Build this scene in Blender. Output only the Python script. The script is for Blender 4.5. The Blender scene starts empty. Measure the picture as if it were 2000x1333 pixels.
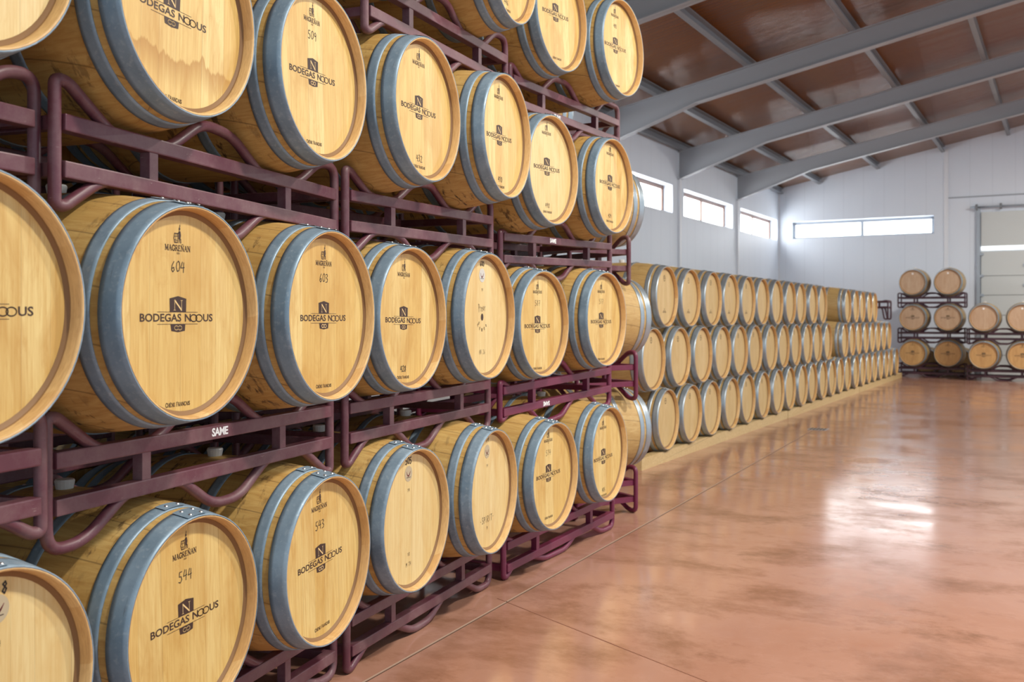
import bpy, bmesh, math, random
from mathutils import Vector, Matrix, noise as mnoise
random.seed(7)
PI = math.pi
R = math.radians
scene = bpy.context.scene
col = scene.collection

# ------------------------------------------------------------------ camera, world, lights, exposure
CAM_H = 1.40
cam_d = bpy.data.cameras.new('camera')
cam = bpy.data.objects.new('camera', cam_d); col.objects.link(cam)
cam.location = (0, 0, CAM_H)
cam.rotation_euler = (PI / 2, 0, 0)
cam_d.sensor_width = 36.0
cam_d.lens = 36.0 * 1920 / 2000
cam_d.shift_y = -(666.5 - 621) / 2000
cam_d.clip_start = 0.05
cam_d.dof.use_dof = True
cam_d.dof.focus_distance = 3.6
cam_d.dof.aperture_fstop = 4.5
scene.camera = cam

W = bpy.data.worlds.new('World'); scene.world = W; W.use_nodes = True
bg = W.node_tree.nodes['Background']
bg.inputs[0].default_value = (0.72, 0.87, 1.0, 1)
bg.inputs[1].default_value = 1.15

scene.view_settings.view_transform = 'Standard'
scene.view_settings.look = 'None'
scene.view_settings.exposure = 0.0
scene.view_settings.gamma = 1.0
scene.view_settings.use_curve_mapping = False

# hall frame: t runs from the far left corner back along the left wall, s along the end wall
TH = R(29.5)
DV = Vector((math.sin(TH), math.cos(TH), 0))
NV = Vector((math.cos(TH), -math.sin(TH), 0))
CORNER = Vector((7.19, 26.5, 0))
def hall(t, s, z): return CORNER - t * DV + s * NV + Vector((0, 0, z))

def lamp(name, loc, size, power, color):
    l = bpy.data.lights.new(name, 'AREA'); l.shape = 'DISK'; l.size = size
    l.energy = power; l.color = color
    o = bpy.data.objects.new(name, l); o.location = loc; col.objects.link(o); return o
for i, (t, s) in enumerate([(23.4, 8.0), (19.4, 8.0), (12.6, 9.4), (6.0, 8.6)]):  # near pair are overhead lamps; far pair is fill added for the hall's end
    lamp('high_bay_and_fill_lamp', hall(t, s, 5.7), 0.45, (345, 345, 260, 460)[i], (1.0, 0.95, 0.86))

# ------------------------------------------------------------------ materials
class NT:
    def __init__(s, name, rough=0.5, metal=0.0):
        s.m = bpy.data.materials.new(name); s.m.use_nodes = True
        s.t = s.m.node_tree; s.b = s.t.nodes['Principled BSDF']
        s.b.inputs['Roughness'].default_value = rough; s.b.inputs['Metallic'].default_value = metal
    def n(s, typ, **kw):
        x = s.t.nodes.new(typ)
        for k, v in kw.items():
            if k.startswith('i_'): x.inputs[int(k[2:])].default_value = v
            else: setattr(x, k, v)
        return x
    def l(s, a, b): s.t.links.new(a, b)
    def math(s, op, a, b=None, c=None):
        x = s.n('ShaderNodeMath', operation=op)
        for i, v in enumerate((a, b, c)):
            if v is None: continue
            if isinstance(v, (int, float)): x.inputs[i].default_value = v
            else: s.l(v, x.inputs[i])
        return x.outputs[0]
    def mix(s, f, a, b, mode='MIX'):
        x = s.n('ShaderNodeMix', data_type='RGBA', blend_type=mode)
        for sock, v in ((x.inputs[0], f), (x.inputs[6], a), (x.inputs[7], b)):
            if isinstance(v, (int, float)): sock.default_value = v
            elif isinstance(v, tuple): sock.default_value = (*v, 1) if len(v) == 3 else v
            else: s.l(v, sock)
        return x.outputs[2]
    def ramp(s, f, pts):
        x = s.n('ShaderNodeValToRGB'); e = x.color_ramp.elements
        while len(e) < len(pts): e.new(0.5)
        for i, (p, c) in enumerate(pts):
            e[i].position = p
            e[i].color = (c, c, c, 1) if isinstance(c, (int, float)) else (*c, 1)
        s.l(f, x.inputs[0]); return x.outputs[0]
    def obj(s): return s.n('ShaderNodeTexCoord').outputs['Object']
    def rnd(s): return s.n('ShaderNodeObjectInfo').outputs['Random']
    def mapped(s, v, scale, off=None):
        x = s.n('ShaderNodeMapping'); s.l(v, x.inputs[0]); x.inputs['Scale'].default_value = scale
        if off is not None:
            c = s.n('ShaderNodeCombineXYZ'); s.l(off, c.inputs[0]); s.l(off, c.inputs[1]); s.l(off, c.inputs[2]); s.l(c.outputs[0], x.inputs['Location'])
        return x.outputs[0]
    def noise(s, v, scale, detail=4, rough=0.6, dist=0.0):
        x = s.n('ShaderNodeTexNoise'); s.l(v, x.inputs['Vector'])
        x.inputs['Scale'].default_value = scale; x.inputs['Detail'].default_value = detail
        x.inputs['Roughness'].default_value = rough; x.inputs['Distortion'].default_value = dist
        return x.outputs[0]
    def bump(s, h, st=0.3, dist=0.01):
        x = s.n('ShaderNodeBump'); s.l(h, x.inputs['Height']); x.inputs['Strength'].default_value = st
        x.inputs['Distance'].default_value = dist; s.l(x.outputs[0], s.b.inputs['Normal'])
    def color(s, c):
        if isinstance(c, tuple): s.b.inputs['Base Color'].default_value = (*c, 1)
        else: s.l(c, s.b.inputs['Base Color'])

def plain(name, c, rough=0.5, metal=0.0):
    k = NT(name, rough, metal); k.color(c); return k.m

def mat_staves(name, tones, stain=0.75):
    k = NT(name, 0.55); o = k.obj(); rn = k.math('MULTIPLY', k.rnd(), 37.0)
    sp = k.n('ShaderNodeSeparateXYZ'); k.l(o, sp.inputs[0])
    th = k.math('ARCTAN2', sp.outputs[0], sp.outputs[2])
    u = k.math('MULTIPLY', th, 30 / (2 * PI))
    idn = k.math('FLOOR', k.math('ADD', u, k.math('MULTIPLY', k.noise(k.mapped(o, (1, 0, 1)), 3.0, 1), 1.2)))
    wn = k.n('ShaderNodeTexWhiteNoise', noise_dimensions='1D'); k.l(k.math('ADD', idn, rn), wn.inputs['W'])
    gv = k.mapped(o, (14, 1.2, 14), rn)
    g = k.noise(gv, 4.0, 6, 0.65, 0.6)
    c = k.mix(wn.outputs[0], tones[0], tones[1])
    c = k.mix(k.ramp(g, [(0.3, 0.0), (0.75, 1.0)]), c, tones[2])
    # wine drips and dark spots round the belly
    sv = k.mapped(o, (3, 9, 3), rn)
    s1 = k.noise(sv, 3.2, 5, 0.7)
    s2 = k.noise(k.mapped(o, (1, 1, 1), rn), 2.3, 2)
    belly = k.ramp(k.math('ABSOLUTE', sp.outputs[1]), [(0.28, 1.0), (0.43, 0.0)])
    f = k.math('MULTIPLY', k.math('MULTIPLY', k.ramp(s1, [(0.55, 0.0), (0.63, 1.0)]), k.ramp(s2, [(0.40, 0.0), (0.55, 1.0)])), belly)
    c = k.mix(k.math('MULTIPLY', f, stain), c, (0.045, 0.018, 0.012))
    # stave joints
    fr = k.math('FRACT', u)
    j = k.math('LESS_THAN', k.math('ABSOLUTE', k.math('SUBTRACT', fr, 0.5)), 0.485)
    c = k.mix(j, k.mix(0.45, c, (0.05, 0.02, 0.01)), c)
    k.color(c); k.bump(g, 0.15, 0.004); return k.m

def mat_head(name, tones, boards=0.088, stain=False):
    k = NT(name, 0.42); o = k.obj(); rn = k.math('MULTIPLY', k.rnd(), 53.0)
    sp = k.n('ShaderNodeSeparateXYZ'); k.l(o, sp.inputs[0])
    u = k.math('ADD', k.math('DIVIDE', sp.outputs[0], boards), rn)
    u = k.math('ADD', u, k.math('MULTIPLY', k.math('SINE', k.math('MULTIPLY', u, 1.7)), 0.22))
    wn = k.n('ShaderNodeTexWhiteNoise', noise_dimensions='1D'); k.l(k.math('FLOOR', u), wn.inputs['W'])
    g = k.noise(k.mapped(o, (26, 26, 1.1), rn), 4.0, 6, 0.62, 0.8)
    g2 = k.noise(k.mapped(o, (90, 90, 2.0), rn), 4.0, 3, 0.5)
    big = k.noise(k.mapped(o, (5, 5, 1.5), rn), 1.6, 4, 0.6, 1.0)
    c = k.mix(wn.outputs[0], tones[0], tones[1])
    c = k.mix(k.math('MULTIPLY', k.ramp(g, [(0.42, 0.0), (0.66, 1.0)]), 0.55), c, tones[2])
    c = k.mix(k.math('MULTIPLY', k.ramp(g2, [(0.42, 0.0), (0.75, 1.0)]), 0.28), c, tones[2])
    c = k.mix(k.math('MULTIPLY', k.ramp(big, [(0.48, 0.0), (0.66, 1.0)]), 0.55), c, tones[3])
    fl = k.noise(k.mapped(o, (18, 18, 3.2), rn), 1.3, 5, 0.7, 1.5)
    c = k.mix(k.math('MULTIPLY', k.ramp(fl, [(0.56, 0.0), (0.70, 1.0)]), 0.45), c, tones[3])
    if stain:      # brown tide mark left by spilt water below the brand
        wob = k.math('MULTIPLY', k.noise(k.mapped(o, (9, 0, 0.6)), 2.0, 4, 0.6), 0.14)
        top = k.math('ADD', 0.14, wob); dz = k.math('SUBTRACT', top, sp.outputs[2])
        band = k.ramp(k.math('MULTIPLY', dz, 8.0), [(0.0, 0.0), (0.06, 1.0), (0.7, 0.0)])
        c = k.mix(k.math('MULTIPLY', band, 0.75), c, (0.40, 0.19, 0.03))
    j = k.math('LESS_THAN', k.math('ABSOLUTE', k.math('SUBTRACT', k.math('FRACT', u), 0.5)), 0.493)
    c = k.mix(j, k.mix(0.35, c, (0.12, 0.05, 0.02)), c)
    k.color(c); k.bump(g, 0.08, 0.003); return k.m

def mat_zinc(name, a, b, rough, metal):
    k = NT(name, rough, metal); o = k.obj(); rn = k.math('MULTIPLY', k.rnd(), 11.0)
    n1 = k.noise(k.mapped(o, (1, 1, 1), rn), 9.0, 6, 0.65)
    n2 = k.noise(k.mapped(o, (1, 1, 1), rn), 70.0, 3, 0.6)
    c = k.mix(k.ramp(n1, [(0.3, 0.0), (0.7, 1.0)]), a, b)
    c = k.mix(k.math('MULTIPLY', k.ramp(n2, [(0.55, 0.0), (0.75, 1.0)]), 0.3), c, (0.55, 0.60, 0.64))
    sc = k.noise(k.mapped(o, (2, 30, 2), rn), 5.0, 3)
    c = k.mix(k.math('MULTIPLY', k.ramp(sc, [(0.66, 0.0), (0.74, 1.0)]), 0.4), c, (0.06, 0.055, 0.05))
    k.color(c); k.l(k.math('ADD', k.math('MULTIPLY', n1, 0.25), rough - 0.12), k.b.inputs['Roughness']); return k.m

def mat_paint(name, base, dust, amount):
    k = NT(name, 0.42); o = k.obj(); rn = k.math('MULTIPLY', k.rnd(), 17.0)
    n1 = k.noise(k.mapped(o, (1, 1, 1), rn), 6.0, 7, 0.72)
    n2 = k.noise(k.mapped(o, (8, 8, 30), rn), 4.0, 4, 0.7)
    c = k.mix(k.math('MULTIPLY', k.ramp(n1, [(0.42, 0.0), (0.72, 1.0)]), amount), base, dust)
    c = k.mix(k.math('MULTIPLY', k.ramp(n2, [(0.66, 0.0), (0.74, 1.0)]), 0.6), c, (0.36, 0.27, 0.25))
    c = k.mix(k.math('MULTIPLY', k.ramp(n1, [(0.28, 1.0), (0.36, 0.0)]), 0.5), c, (0.10, 0.035, 0.02))
    k.color(c); k.l(k.math('ADD', k.math('MULTIPLY', n1, 0.4), 0.22), k.b.inputs['Roughness']); return k.m

OAK_BODY = mat_staves('oak_staves', ((0.56, 0.35, 0.105), (0.66, 0.45, 0.16), (0.41, 0.215, 0.05)), 0.9)
OAK_PALE = mat_staves('pale_oak_staves', ((0.52, 0.34, 0.13), (0.60, 0.42, 0.18), (0.42, 0.25, 0.08)), 0.15)
OAK_HEAD = mat_head('oak_head', ((0.65, 0.43, 0.13), (0.77, 0.61, 0.27), (0.52, 0.29, 0.065), (0.48, 0.25, 0.05)))
OAK_HEAD_STAIN = mat_head('water_stained_oak_head', ((0.65, 0.43, 0.13), (0.77, 0.61, 0.27), (0.52, 0.29, 0.065), (0.48, 0.25, 0.05)), 0.088, True)
OAK_HEAD_MID = mat_head('fair_oak_head', ((0.70, 0.53, 0.23), (0.76, 0.61, 0.31), (0.60, 0.39, 0.14), (0.60, 0.38, 0.13)))
OAK_HEAD_PALE = mat_head('pale_oak_head', ((0.62, 0.45, 0.20), (0.70, 0.52, 0.26), (0.52, 0.34, 0.13), (0.54, 0.35, 0.13)))
OAK_HEAD_GREY = mat_head('weathered_oak_head', ((0.50, 0.34, 0.22), (0.56, 0.40, 0.27), (0.40, 0.25, 0.15), (0.42, 0.26, 0.15)))
OAK_HEAD_BROWN = mat_head('brown_oak_head', ((0.56, 0.33, 0.13), (0.62, 0.38, 0.16), (0.44, 0.24, 0.08), (0.42, 0.22, 0.08)))
def mat_chime(name, a, b):
    k = NT(name, 0.5); o = k.obj(); rn = k.math('MULTIPLY', k.rnd(), 31.0)
    sp = k.n('ShaderNodeSeparateXYZ'); k.l(o, sp.inputs[0])
    th = k.math('ARCTAN2', sp.outputs[0], sp.outputs[2])
    u = k.math('MULTIPLY', th, 27 / (2 * PI))
    wn = k.n('ShaderNodeTexWhiteNoise', noise_dimensions='1D'); k.l(k.math('ADD', k.math('FLOOR', u), rn), wn.inputs['W'])
    g = k.noise(k.mapped(o, (6, 40, 6), rn), 5.0, 5, 0.65)
    c = k.mix(wn.outputs[0], a, b)
    c = k.mix(k.math('MULTIPLY', k.ramp(g, [(0.4, 0.0), (0.75, 1.0)]), 0.5), c, (0.36, 0.16, 0.05))
    k.color(c); return k.m
CHIME = mat_chime('oak_chime', (0.62, 0.36, 0.13), (0.74, 0.50, 0.22))
CROZE = plain('oak_croze_groove', (0.26, 0.13, 0.045), 0.6)
ZINC = mat_zinc('galvanised_hoop', (0.165, 0.245, 0.315), (0.27, 0.365, 0.445), 0.44, 0.22)
ZINC_OLD = mat_zinc('spangled_old_hoop', (0.13, 0.20, 0.265), (0.28, 0.365, 0.44), 0.55, 0.25)
ZINC_NEW = mat_zinc('bright_hoop', (0.32, 0.38, 0.42), (0.42, 0.48, 0.53), 0.36, 0.6)
RIVET = plain('rivet_steel', (0.72, 0.74, 0.75), 0.28, 0.9)
PAINT = mat_paint('burgundy_rack_paint', (0.115, 0.030, 0.045), (0.22, 0.135, 0.135), 0.7)
PAINT_FRESH = mat_paint('fresh_burgundy_rack_paint', (0.150, 0.014, 0.050), (0.22, 0.10, 0.12), 0.25)
PAINT_DARK = mat_paint('dark_burgundy_rack_paint', (0.055, 0.016, 0.03), (0.12, 0.08, 0.085), 0.3)
INK = plain('dark_branding_ink', (0.042, 0.018, 0.012), 0.55)
PEN = plain('black_marker', (0.02, 0.014, 0.012), 0.5)
CHALK = plain('white_chalk', (0.86, 0.84, 0.76), 0.8)
INLAY = plain('bare_oak_letter', (0.78, 0.55, 0.25), 0.5)
STICK = plain('kraft_sticker', (0.46, 0.38, 0.25), 0.5)
STICK_GREY = plain('grey_sticker', (0.56, 0.55, 0.50), 0.4)
SMILE = plain('wine_red_ink', (0.17, 0.01, 0.025), 0.5)
WHITE_LABEL = plain('white_lettering', (0.85, 0.86, 0.86), 0.5)
SILICONE = plain('white_silicone', (0.78, 0.77, 0.74), 0.4)
PINE = mat_staves('pine_beam', ((0.66, 0.48, 0.24), (0.74, 0.56, 0.30), (0.56, 0.38, 0.16)), 0.0)
STEEL_GREY = plain('grey_painted_steel', (0.34, 0.35, 0.37), 0.42)
STEEL_DARK = plain('dark_grey_purlin', (0.22, 0.235, 0.255), 0.45)
ZINC_TRACK = plain('galvanised_track', (0.42, 0.47, 0.52), 0.4, 0.6)
FRAME_BROWN = plain('brown_window_frame', (0.20, 0.115, 0.085), 0.5)
FRAME_GREY = plain('grey_window_frame', (0.34, 0.37, 0.41), 0.5)

def mat_wall():
    k = NT('white_sandwich_panel', 0.5); o = k.n('ShaderNodeNewGeometry').outputs['Position']
    a = k.n('ShaderNodeVectorMath', operation='DOT_PRODUCT'); k.l(o, a.inputs[0]); a.inputs[1].default_value = (DV.x + NV.x, DV.y + NV.y, 0)
    fr = k.math('FRACT', k.math('DIVIDE', a.outputs['Value'], 0.5))
    rib = k.math('LESS_THAN', k.math('ABSOLUTE', k.math('SUBTRACT', fr, 0.5)), 0.47)
    n = k.noise(k.mapped(o, (1, 1, 0.3)), 1.2, 4)
    c = k.mix(n, (0.71, 0.765, 0.845), (0.78, 0.83, 0.90))
    c = k.mix(rib, k.mix(0.10, c, (0.4, 0.44, 0.5)), c)
    k.color(c); return k.m
WALL = mat_wall()
TRIM = plain('white_trim', (0.78, 0.80, 0.84), 0.45)
DOORM = plain('door_panel_white', (0.62, 0.65, 0.64), 0.5)
DOOR_LINE = plain('door_joint', (0.25, 0.27, 0.27), 0.6)
def emit(name, c, st):
    m = bpy.data.materials.new(name); m.use_nodes = True; nt = m.node_tree
    b = nt.nodes['Principled BSDF']; b.inputs['Base Color'].default_value = (0.8, 0.8, 0.8, 1)
    b.inputs['Emission Color'].default_value = (*c, 1); b.inputs['Emission Strength'].default_value = st
    b.inputs['Roughness'].default_value = 0.3; return m
PANE = emit('daylit_pane', (0.93, 0.97, 1.0), 11.0)
PANE_DOOR = emit('daylit_door_light', (1.0, 0.99, 0.95), 1.2)

def mat_floor():
    k = NT('sealed_red_concrete', 0.22); o = k.n('ShaderNodeNewGeometry').outputs['Position']
    a = k.n('ShaderNodeMapping', vector_type='TEXTURE'); k.l(o, a.inputs[0]); a.inputs['Rotation'].default_value = (0, 0, -TH)
    v = a.outputs[0]
    n1 = k.noise(v, 0.55, 6, 0.62, 0.4)
    n2 = k.noise(k.mapped(v, (0.8, 1.1, 1)), 1.5, 10, 0.70, 0.15)
    n3 = k.noise(v, 11, 6, 0.72)
    c = k.mix(k.ramp(n1, [(0.35, 0.0), (0.65, 1.0)]), (0.41, 0.20, 0.13), (0.49, 0.27, 0.195))
    c = k.mix(k.math('MULTIPLY', k.ramp(n2, [(0.48, 0.0), (0.68, 1.0)]), 0.9), c, (0.215, 0.09, 0.042))
    c = k.mix(k.math('MULTIPLY', k.ramp(n3, [(0.52, 0.0), (0.75, 1.0)]), 0.25), c, (0.60, 0.34, 0.26))
    s = k.noise(k.mapped(v, (0.9, 1.3, 1)), 1.1, 10, 0.76, 0.1)
    c = k.mix(k.math('MULTIPLY', k.ramp(s, [(0.56, 0.0), (0.68, 1.0)]), 0.6), c, (0.175, 0.08, 0.038))
    k.color(c)
    k.l(k.ramp(n2, [(0.36, 0.085), (0.66, 0.27)]), k.b.inputs['Roughness']); k.b.inputs['Specular IOR Level'].default_value = 0.85
    k.bump(k.math('ADD', n2, k.math('MULTIPLY', n3, 0.3)), 0.08, 0.010)
    return k.m
FLOOR = mat_floor()

def mat_roof():
    k = NT('brown_ribbed_roof_panel', 0.22); o = k.n('ShaderNodeNewGeometry').outputs['Position']
    a = k.n('ShaderNodeVectorMath', operation='DOT_PRODUCT'); k.l(o, a.inputs[0]); a.inputs[1].default_value = tuple(DV)
    b = k.n('ShaderNodeVectorMath', operation='DOT_PRODUCT'); k.l(o, b.inputs[0]); b.inputs[1].default_value = tuple(NV)
    w = k.math('SINE', k.math('MULTIPLY', a.outputs['Value'], 2 * PI / 0.055))
    cv = k.n('ShaderNodeCombineXYZ'); k.l(a.outputs['Value'], cv.inputs[0]); k.l(b.outputs['Value'], cv.inputs[1])
    n = k.noise(k.mapped(cv.outputs[0], (7, 0.35, 1)), 1.0, 5, 0.6)
    c = k.mix(n, (0.155, 0.054, 0.010), (0.29, 0.105, 0.022))
    rib = k.math('MULTIPLY', k.math('ADD', k.math('SINE', k.math('MULTIPLY', a.outputs['Value'], 2 * PI / 0.11)), 1.0), 0.22)
    c = k.mix(rib, c, (0.05, 0.018, 0.006))
    k.color(c); k.bump(k.math('ADD', w, k.math('MULTIPLY', n, 2.0)), 0.4, 0.008)
    k.b.inputs['Specular IOR Level'].default_value = 0.5; k.l(k.ramp(n, [(0.3, 0.05), (0.8, 0.17)]), k.b.inputs['Roughness']); return k.m
ROOF = mat_roof()

# ------------------------------------------------------------------ mesh helpers
class MB:
    """collects vertices and faces with a material slot per face"""
    def __init__(s): s.v = []; s.f = []; s.mi = []; s.sm = []
    def add(s, vs, fs, mi=0, smooth=False):
        o = len(s.v); s.v += [tuple(x) for x in vs]
        for f in fs: s.f.append([i + o for i in f]); s.mi.append(mi); s.sm.append(smooth)
    def box(s, c, d, mi=0, M=None, bev=0.0):
        x, y, z = d[0] / 2, d[1] / 2, d[2] / 2
        if bev > 0:
            bm = bmesh.new(); bmesh.ops.create_cube(bm, size=1)
            for v in bm.verts: v.co = Vector((v.co.x * d[0], v.co.y * d[1], v.co.z * d[2]))
            bmesh.ops.bevel(bm, geom=bm.edges[:], offset=bev, segments=2, affect='EDGES', profile=0.6)
            bm.verts.index_update()
            vs = [v.co + Vector(c) for v in bm.verts]; fs = [[v.index for v in f.verts] for f in bm.faces]; bm.free()
        else:
            vs = [Vector((i * x + c[0], j * y + c[1], k * z + c[2])) for k in (-1, 1) for j in (-1, 1) for i in (-1, 1)]
            fs = [(0, 2, 3, 1), (4, 5, 7, 6), (0, 1, 5, 4), (2, 6, 7, 3), (0, 4, 6, 2), (1, 3, 7, 5)]
        if M: vs = [M @ v for v in vs]
        s.add(vs, fs, mi)
    def frame(s, o, ex, ey, ez, mi=0):
        """box from corner o spanned by three vectors"""
        vs = [o + ex * i + ey * j + ez * k for k in (0, 1) for j in (0, 1) for i in (0, 1)]
        fs = [(0, 2, 3, 1), (4, 5, 7, 6), (0, 1, 5, 4), (2, 6, 7, 3), (0, 4, 6, 2), (1, 3, 7, 5)]
        if ex.cross(ey).dot(ez) < 0: fs = [tuple(reversed(f)) for f in fs]
        s.add(vs, fs, mi)
    def lathe(s, prof, seg=64, cz=0.0, mi=None, smooth=True, close=False):
        """prof: (y, r) points, axis along local y through z=cz; mi: slot per ring band"""
        vs = []
        for (y, r) in prof:
            for i in range(seg):
                a = 2 * PI * i / seg; vs.append((r * math.sin(a), y, cz + r * math.cos(a)))
        o = len(s.v); s.v += vs
        n = len(prof)
        for j in range(n if close else n - 1):
            j2 = (j + 1) % n
            for i in range(seg):
                i2 = (i + 1) % seg
                s.f.append([o + j * seg + i, o + j * seg + i2, o + j2 * seg + i2, o + j2 * seg + i])
                s.mi.append(mi[j] if mi else 0); s.sm.append(smooth)
    def disc(s, y, r, cz, seg=64, mi=0, front=True):
        vs = [(r * math.sin(2 * PI * i / seg), y, cz + r * math.cos(2 * PI * i / seg)) for i in range(seg)]
        f = list(range(seg))
        s.add(vs, [f if front else f[::-1]], mi)
    def tube(s, pts, r, seg=10, mi=0, cap=True):
        pts = [Vector(p) for p in pts]; n = len(pts); o = len(s.v); up = None
        for i in range(n):
            t = (pts[min(i + 1, n - 1)] - pts[max(i - 1, 0)]).normalized()
            if up is None: up = t.orthogonal().normalized()
            up = (up - t * up.dot(t)).normalized(); b = t.cross(up)
            for k in range(seg):
                a = 2 * PI * k / seg; s.v.append(tuple(pts[i] + (up * math.cos(a) + b * math.sin(a)) * r))
        for i in range(n - 1):
            for k in range(seg):
                k2 = (k + 1) % seg
                s.f.append([o + i * seg + k, o + i * seg + k2, o + (i + 1) * seg + k2, o + (i + 1) * seg + k]); s.mi.append(mi); s.sm.append(True)
        if cap:
            s.f.append([o + k for k in reversed(range(seg))]); s.mi.append(mi); s.sm.append(False)
            s.f.append([o + (n - 1) * seg + k for k in range(seg)]); s.mi.append(mi); s.sm.append(False)
    def ribbon(s, pts, w, y, mi=0):
        """flat stroke in the xz plane at depth y"""
        pts = [Vector((p[0], p[1])) for p in pts]
        for a, b in zip(pts, pts[1:]):
            d = b - a
            if d.length < 1e-7: continue
            d.normalize(); nn = Vector((-d.y, d.x)) * w / 2; e = d * w * 0.3
            q = [a - e - nn, b + e - nn, b + e + nn, a - e + nn]
            s.add([(p.x, y, p.y) for p in q], [(0, 1, 2, 3)], mi)
    def poly(s, pts, y, mi=0): s.add([(p[0], y, p[1]) for p in pts], [tuple(range(len(pts)))], mi)
    def mesh(s, name, mats):
        me = bpy.data.meshes.new(name); me.from_pydata(s.v, [], s.f)
        for m in (mats if isinstance(mats, (list, tuple)) else [mats]): me.materials.append(m)
        me.polygons.foreach_set('material_index', s.mi); me.polygons.foreach_set('use_smooth', s.sm)
        me.update(); return me
    def build(s, name, mats, parent=None, loc=None):
        o = bpy.data.objects.new(name, s.mesh(name, mats)); col.objects.link(o)
        if parent: o.parent = parent
        if loc is not None: o.location = loc
        return o

def fillet(pts, r, seg=5):
    pts = [Vector(p) for p in pts]; out = [pts[0]]
    for a, b, c in zip(pts, pts[1:], pts[2:]):
        d1, d2 = (a - b), (c - b); rr = min(r, d1.length * 0.48, d2.length * 0.48)
        p, q = b + d1.normalized() * rr, b + d2.normalized() * rr
        for i in range(seg + 1):
            t = i / seg; out.append(p * (1 - t) ** 2 + b * 2 * t * (1 - t) + q * t * t)
    out.append(pts[-1]); return out

def tag(o, label, cat, group=None, kind=None):
    o['label'] = label; o['category'] = cat
    if group: o['group'] = group
    if kind: o['kind'] = kind
    return o
def empty(name, loc, rz=0.0, sc=1.0):
    o = bpy.data.objects.new(name, None); col.objects.link(o); o.empty_display_size = 0.1
    o.location = loc; o.rotation_euler = (0, 0, rz); o.scale = (sc, sc, sc); return o
def put(name, mesh, parent=None, loc=None):
    o = bpy.data.objects.new(name, mesh); col.objects.link(o)
    if parent: o.parent = parent
    if loc is not None: o.location = loc
    return o
def copy_tree(o, parent=None):
    c = o.copy(); col.objects.link(c)
    if parent: c.parent = parent
    for ch in [x for x in o.children]: copy_tree(ch, c)
    return c

# ------------------------------------------------------------------ lettering (flat printed marks)
def text_to(mb, s, size, cx, cz, y, mi=0, sx=1.0, weight=0.0, kern=None, rot=0.0, spacing=1.0):
    cu = bpy.data.curves.new('lettering', 'FONT'); cu.body = s; cu.size = size; cu.align_x = 'CENTER'; cu.align_y = 'CENTER'
    cu.offset = weight; cu.resolution_u = 3; cu.fill_mode = 'FRONT'; cu.space_character = spacing
    if kern:
        for i, k in kern.items(): cu.body_format[i].kerning = k
    ob = bpy.data.objects.new('lettering', cu); col.objects.link(ob)
    dg = bpy.context.evaluated_depsgraph_get()
    me = bpy.data.meshes.new_from_object(ob.evaluated_get(dg))
    ca, sa = math.cos(rot), math.sin(rot)
    vs = []
    for v in me.vertices:
        u, w = v.co.x * sx, v.co.y; vs.append((cx + u * ca - w * sa, y, cz + u * sa + w * ca))
    mb.add(vs, [tuple(p.vertices) for p in me.polygons], mi)
    bpy.data.objects.remove(ob); bpy.data.curves.remove(cu); bpy.data.meshes.remove(me)

# serif capitals: strokes on a unit em, (points, heavy?)
SERIF = {
 'M': (1.0, [([(.12, 0), (.12, 1)], 0), ([(.12, 1), (.5, .12)], 1), ([(.5, .12), (.86, 1)], 0), ([(.86, 1), (.86, 0)], 1), ([(0, 0), (.24, 0)], 0), ([(.72, 0), (1, 0)], 0), ([(0, 1), (.16, 1)], 0), ([(.84, 1), (1, 1)], 0)]),
 'A': (.82, [([(.08, 0), (.42, 1)], 0), ([(.42, 1), (.74, 0)], 1), ([(.2, .36), (.62, .36)], 0), ([(0, 0), (.18, 0)], 0), ([(.6, 0), (.84, 0)], 0)]),
 'G': (.86, [([(.78, .82), (.6, .98), (.4, 1), (.16, .84), (.06, .5), (.16, .14), (.4, 0), (.62, .03), (.74, .14), (.74, .42)], 1), ([(.58, .42), (.88, .42)], 0), ([(.78, .98), (.78, .7)], 0)]),
 'R': (.82, [([(.14, 0), (.14, 1)], 1), ([(.14, 1), (.5, 1), (.66, .88), (.66, .64), (.5, .52), (.14, .52)], 0), ([(.42, .52), (.76, 0)], 1), ([(0, 0), (.28, 0)], 0), ([(.66, 0), (.86, 0)], 0)]),
 'E': (.72, [([(.14, 0), (.14, 1)], 1), ([(0, 1), (.6, 1), (.6, .8)], 0), ([(.14, .52), (.48, .52)], 0), ([(0, 0), (.64, 0), (.66, .22)], 0)]),
 'N': (.9, [([(.14, 0), (.14, 1)], 0), ([(.14, 1), (.78, 0)], 1), ([(.78, 0), (.78, 1)], 0), ([(0, 0), (.28, 0)], 0), ([(.64, 1), (.92, 1)], 0), ([(0, 1), (.18, 1)], 0)]),
 'C': (.8, [([(.74, .82), (.56, .98), (.38, 1), (.16, .84), (.06, .5), (.16, .14), (.38, 0), (.58, .03), (.74, .2)], 1), ([(.74, .98), (.74, .7)], 0)]),
 'H': (.92, [([(.14, 0), (.14, 1)], 1), ([(.78, 0), (.78, 1)], 1), ([(.14, .5), (.78, .5)], 0), ([(0, 0), (.28, 0)], 0), ([(.64, 0), (.92, 0)], 0), ([(0, 1), (.28, 1)], 0), ([(.64, 1), (.92, 1)], 0)]),
 'F': (.68, [([(.14, 0), (.14, 1)], 1), ([(0, 1), (.6, 1), (.6, .8)], 0), ([(.14, .52), (.48, .52)], 0), ([(0, 0), (.28, 0)], 0)]),
 'I': (.36, [([(.18, 0), (.18, 1)], 1), ([(.02, 0), (.34, 0)], 0), ([(.02, 1), (.34, 1)], 0)]),
 'S': (.62, [([(.52, .84), (.36, 1), (.18, .98), (.06, .82), (.1, .62), (.46, .4), (.52, .2), (.4, .02), (.2, 0), (.06, .16)], 1)]),
 ' ': (.4, []),
}
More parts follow.
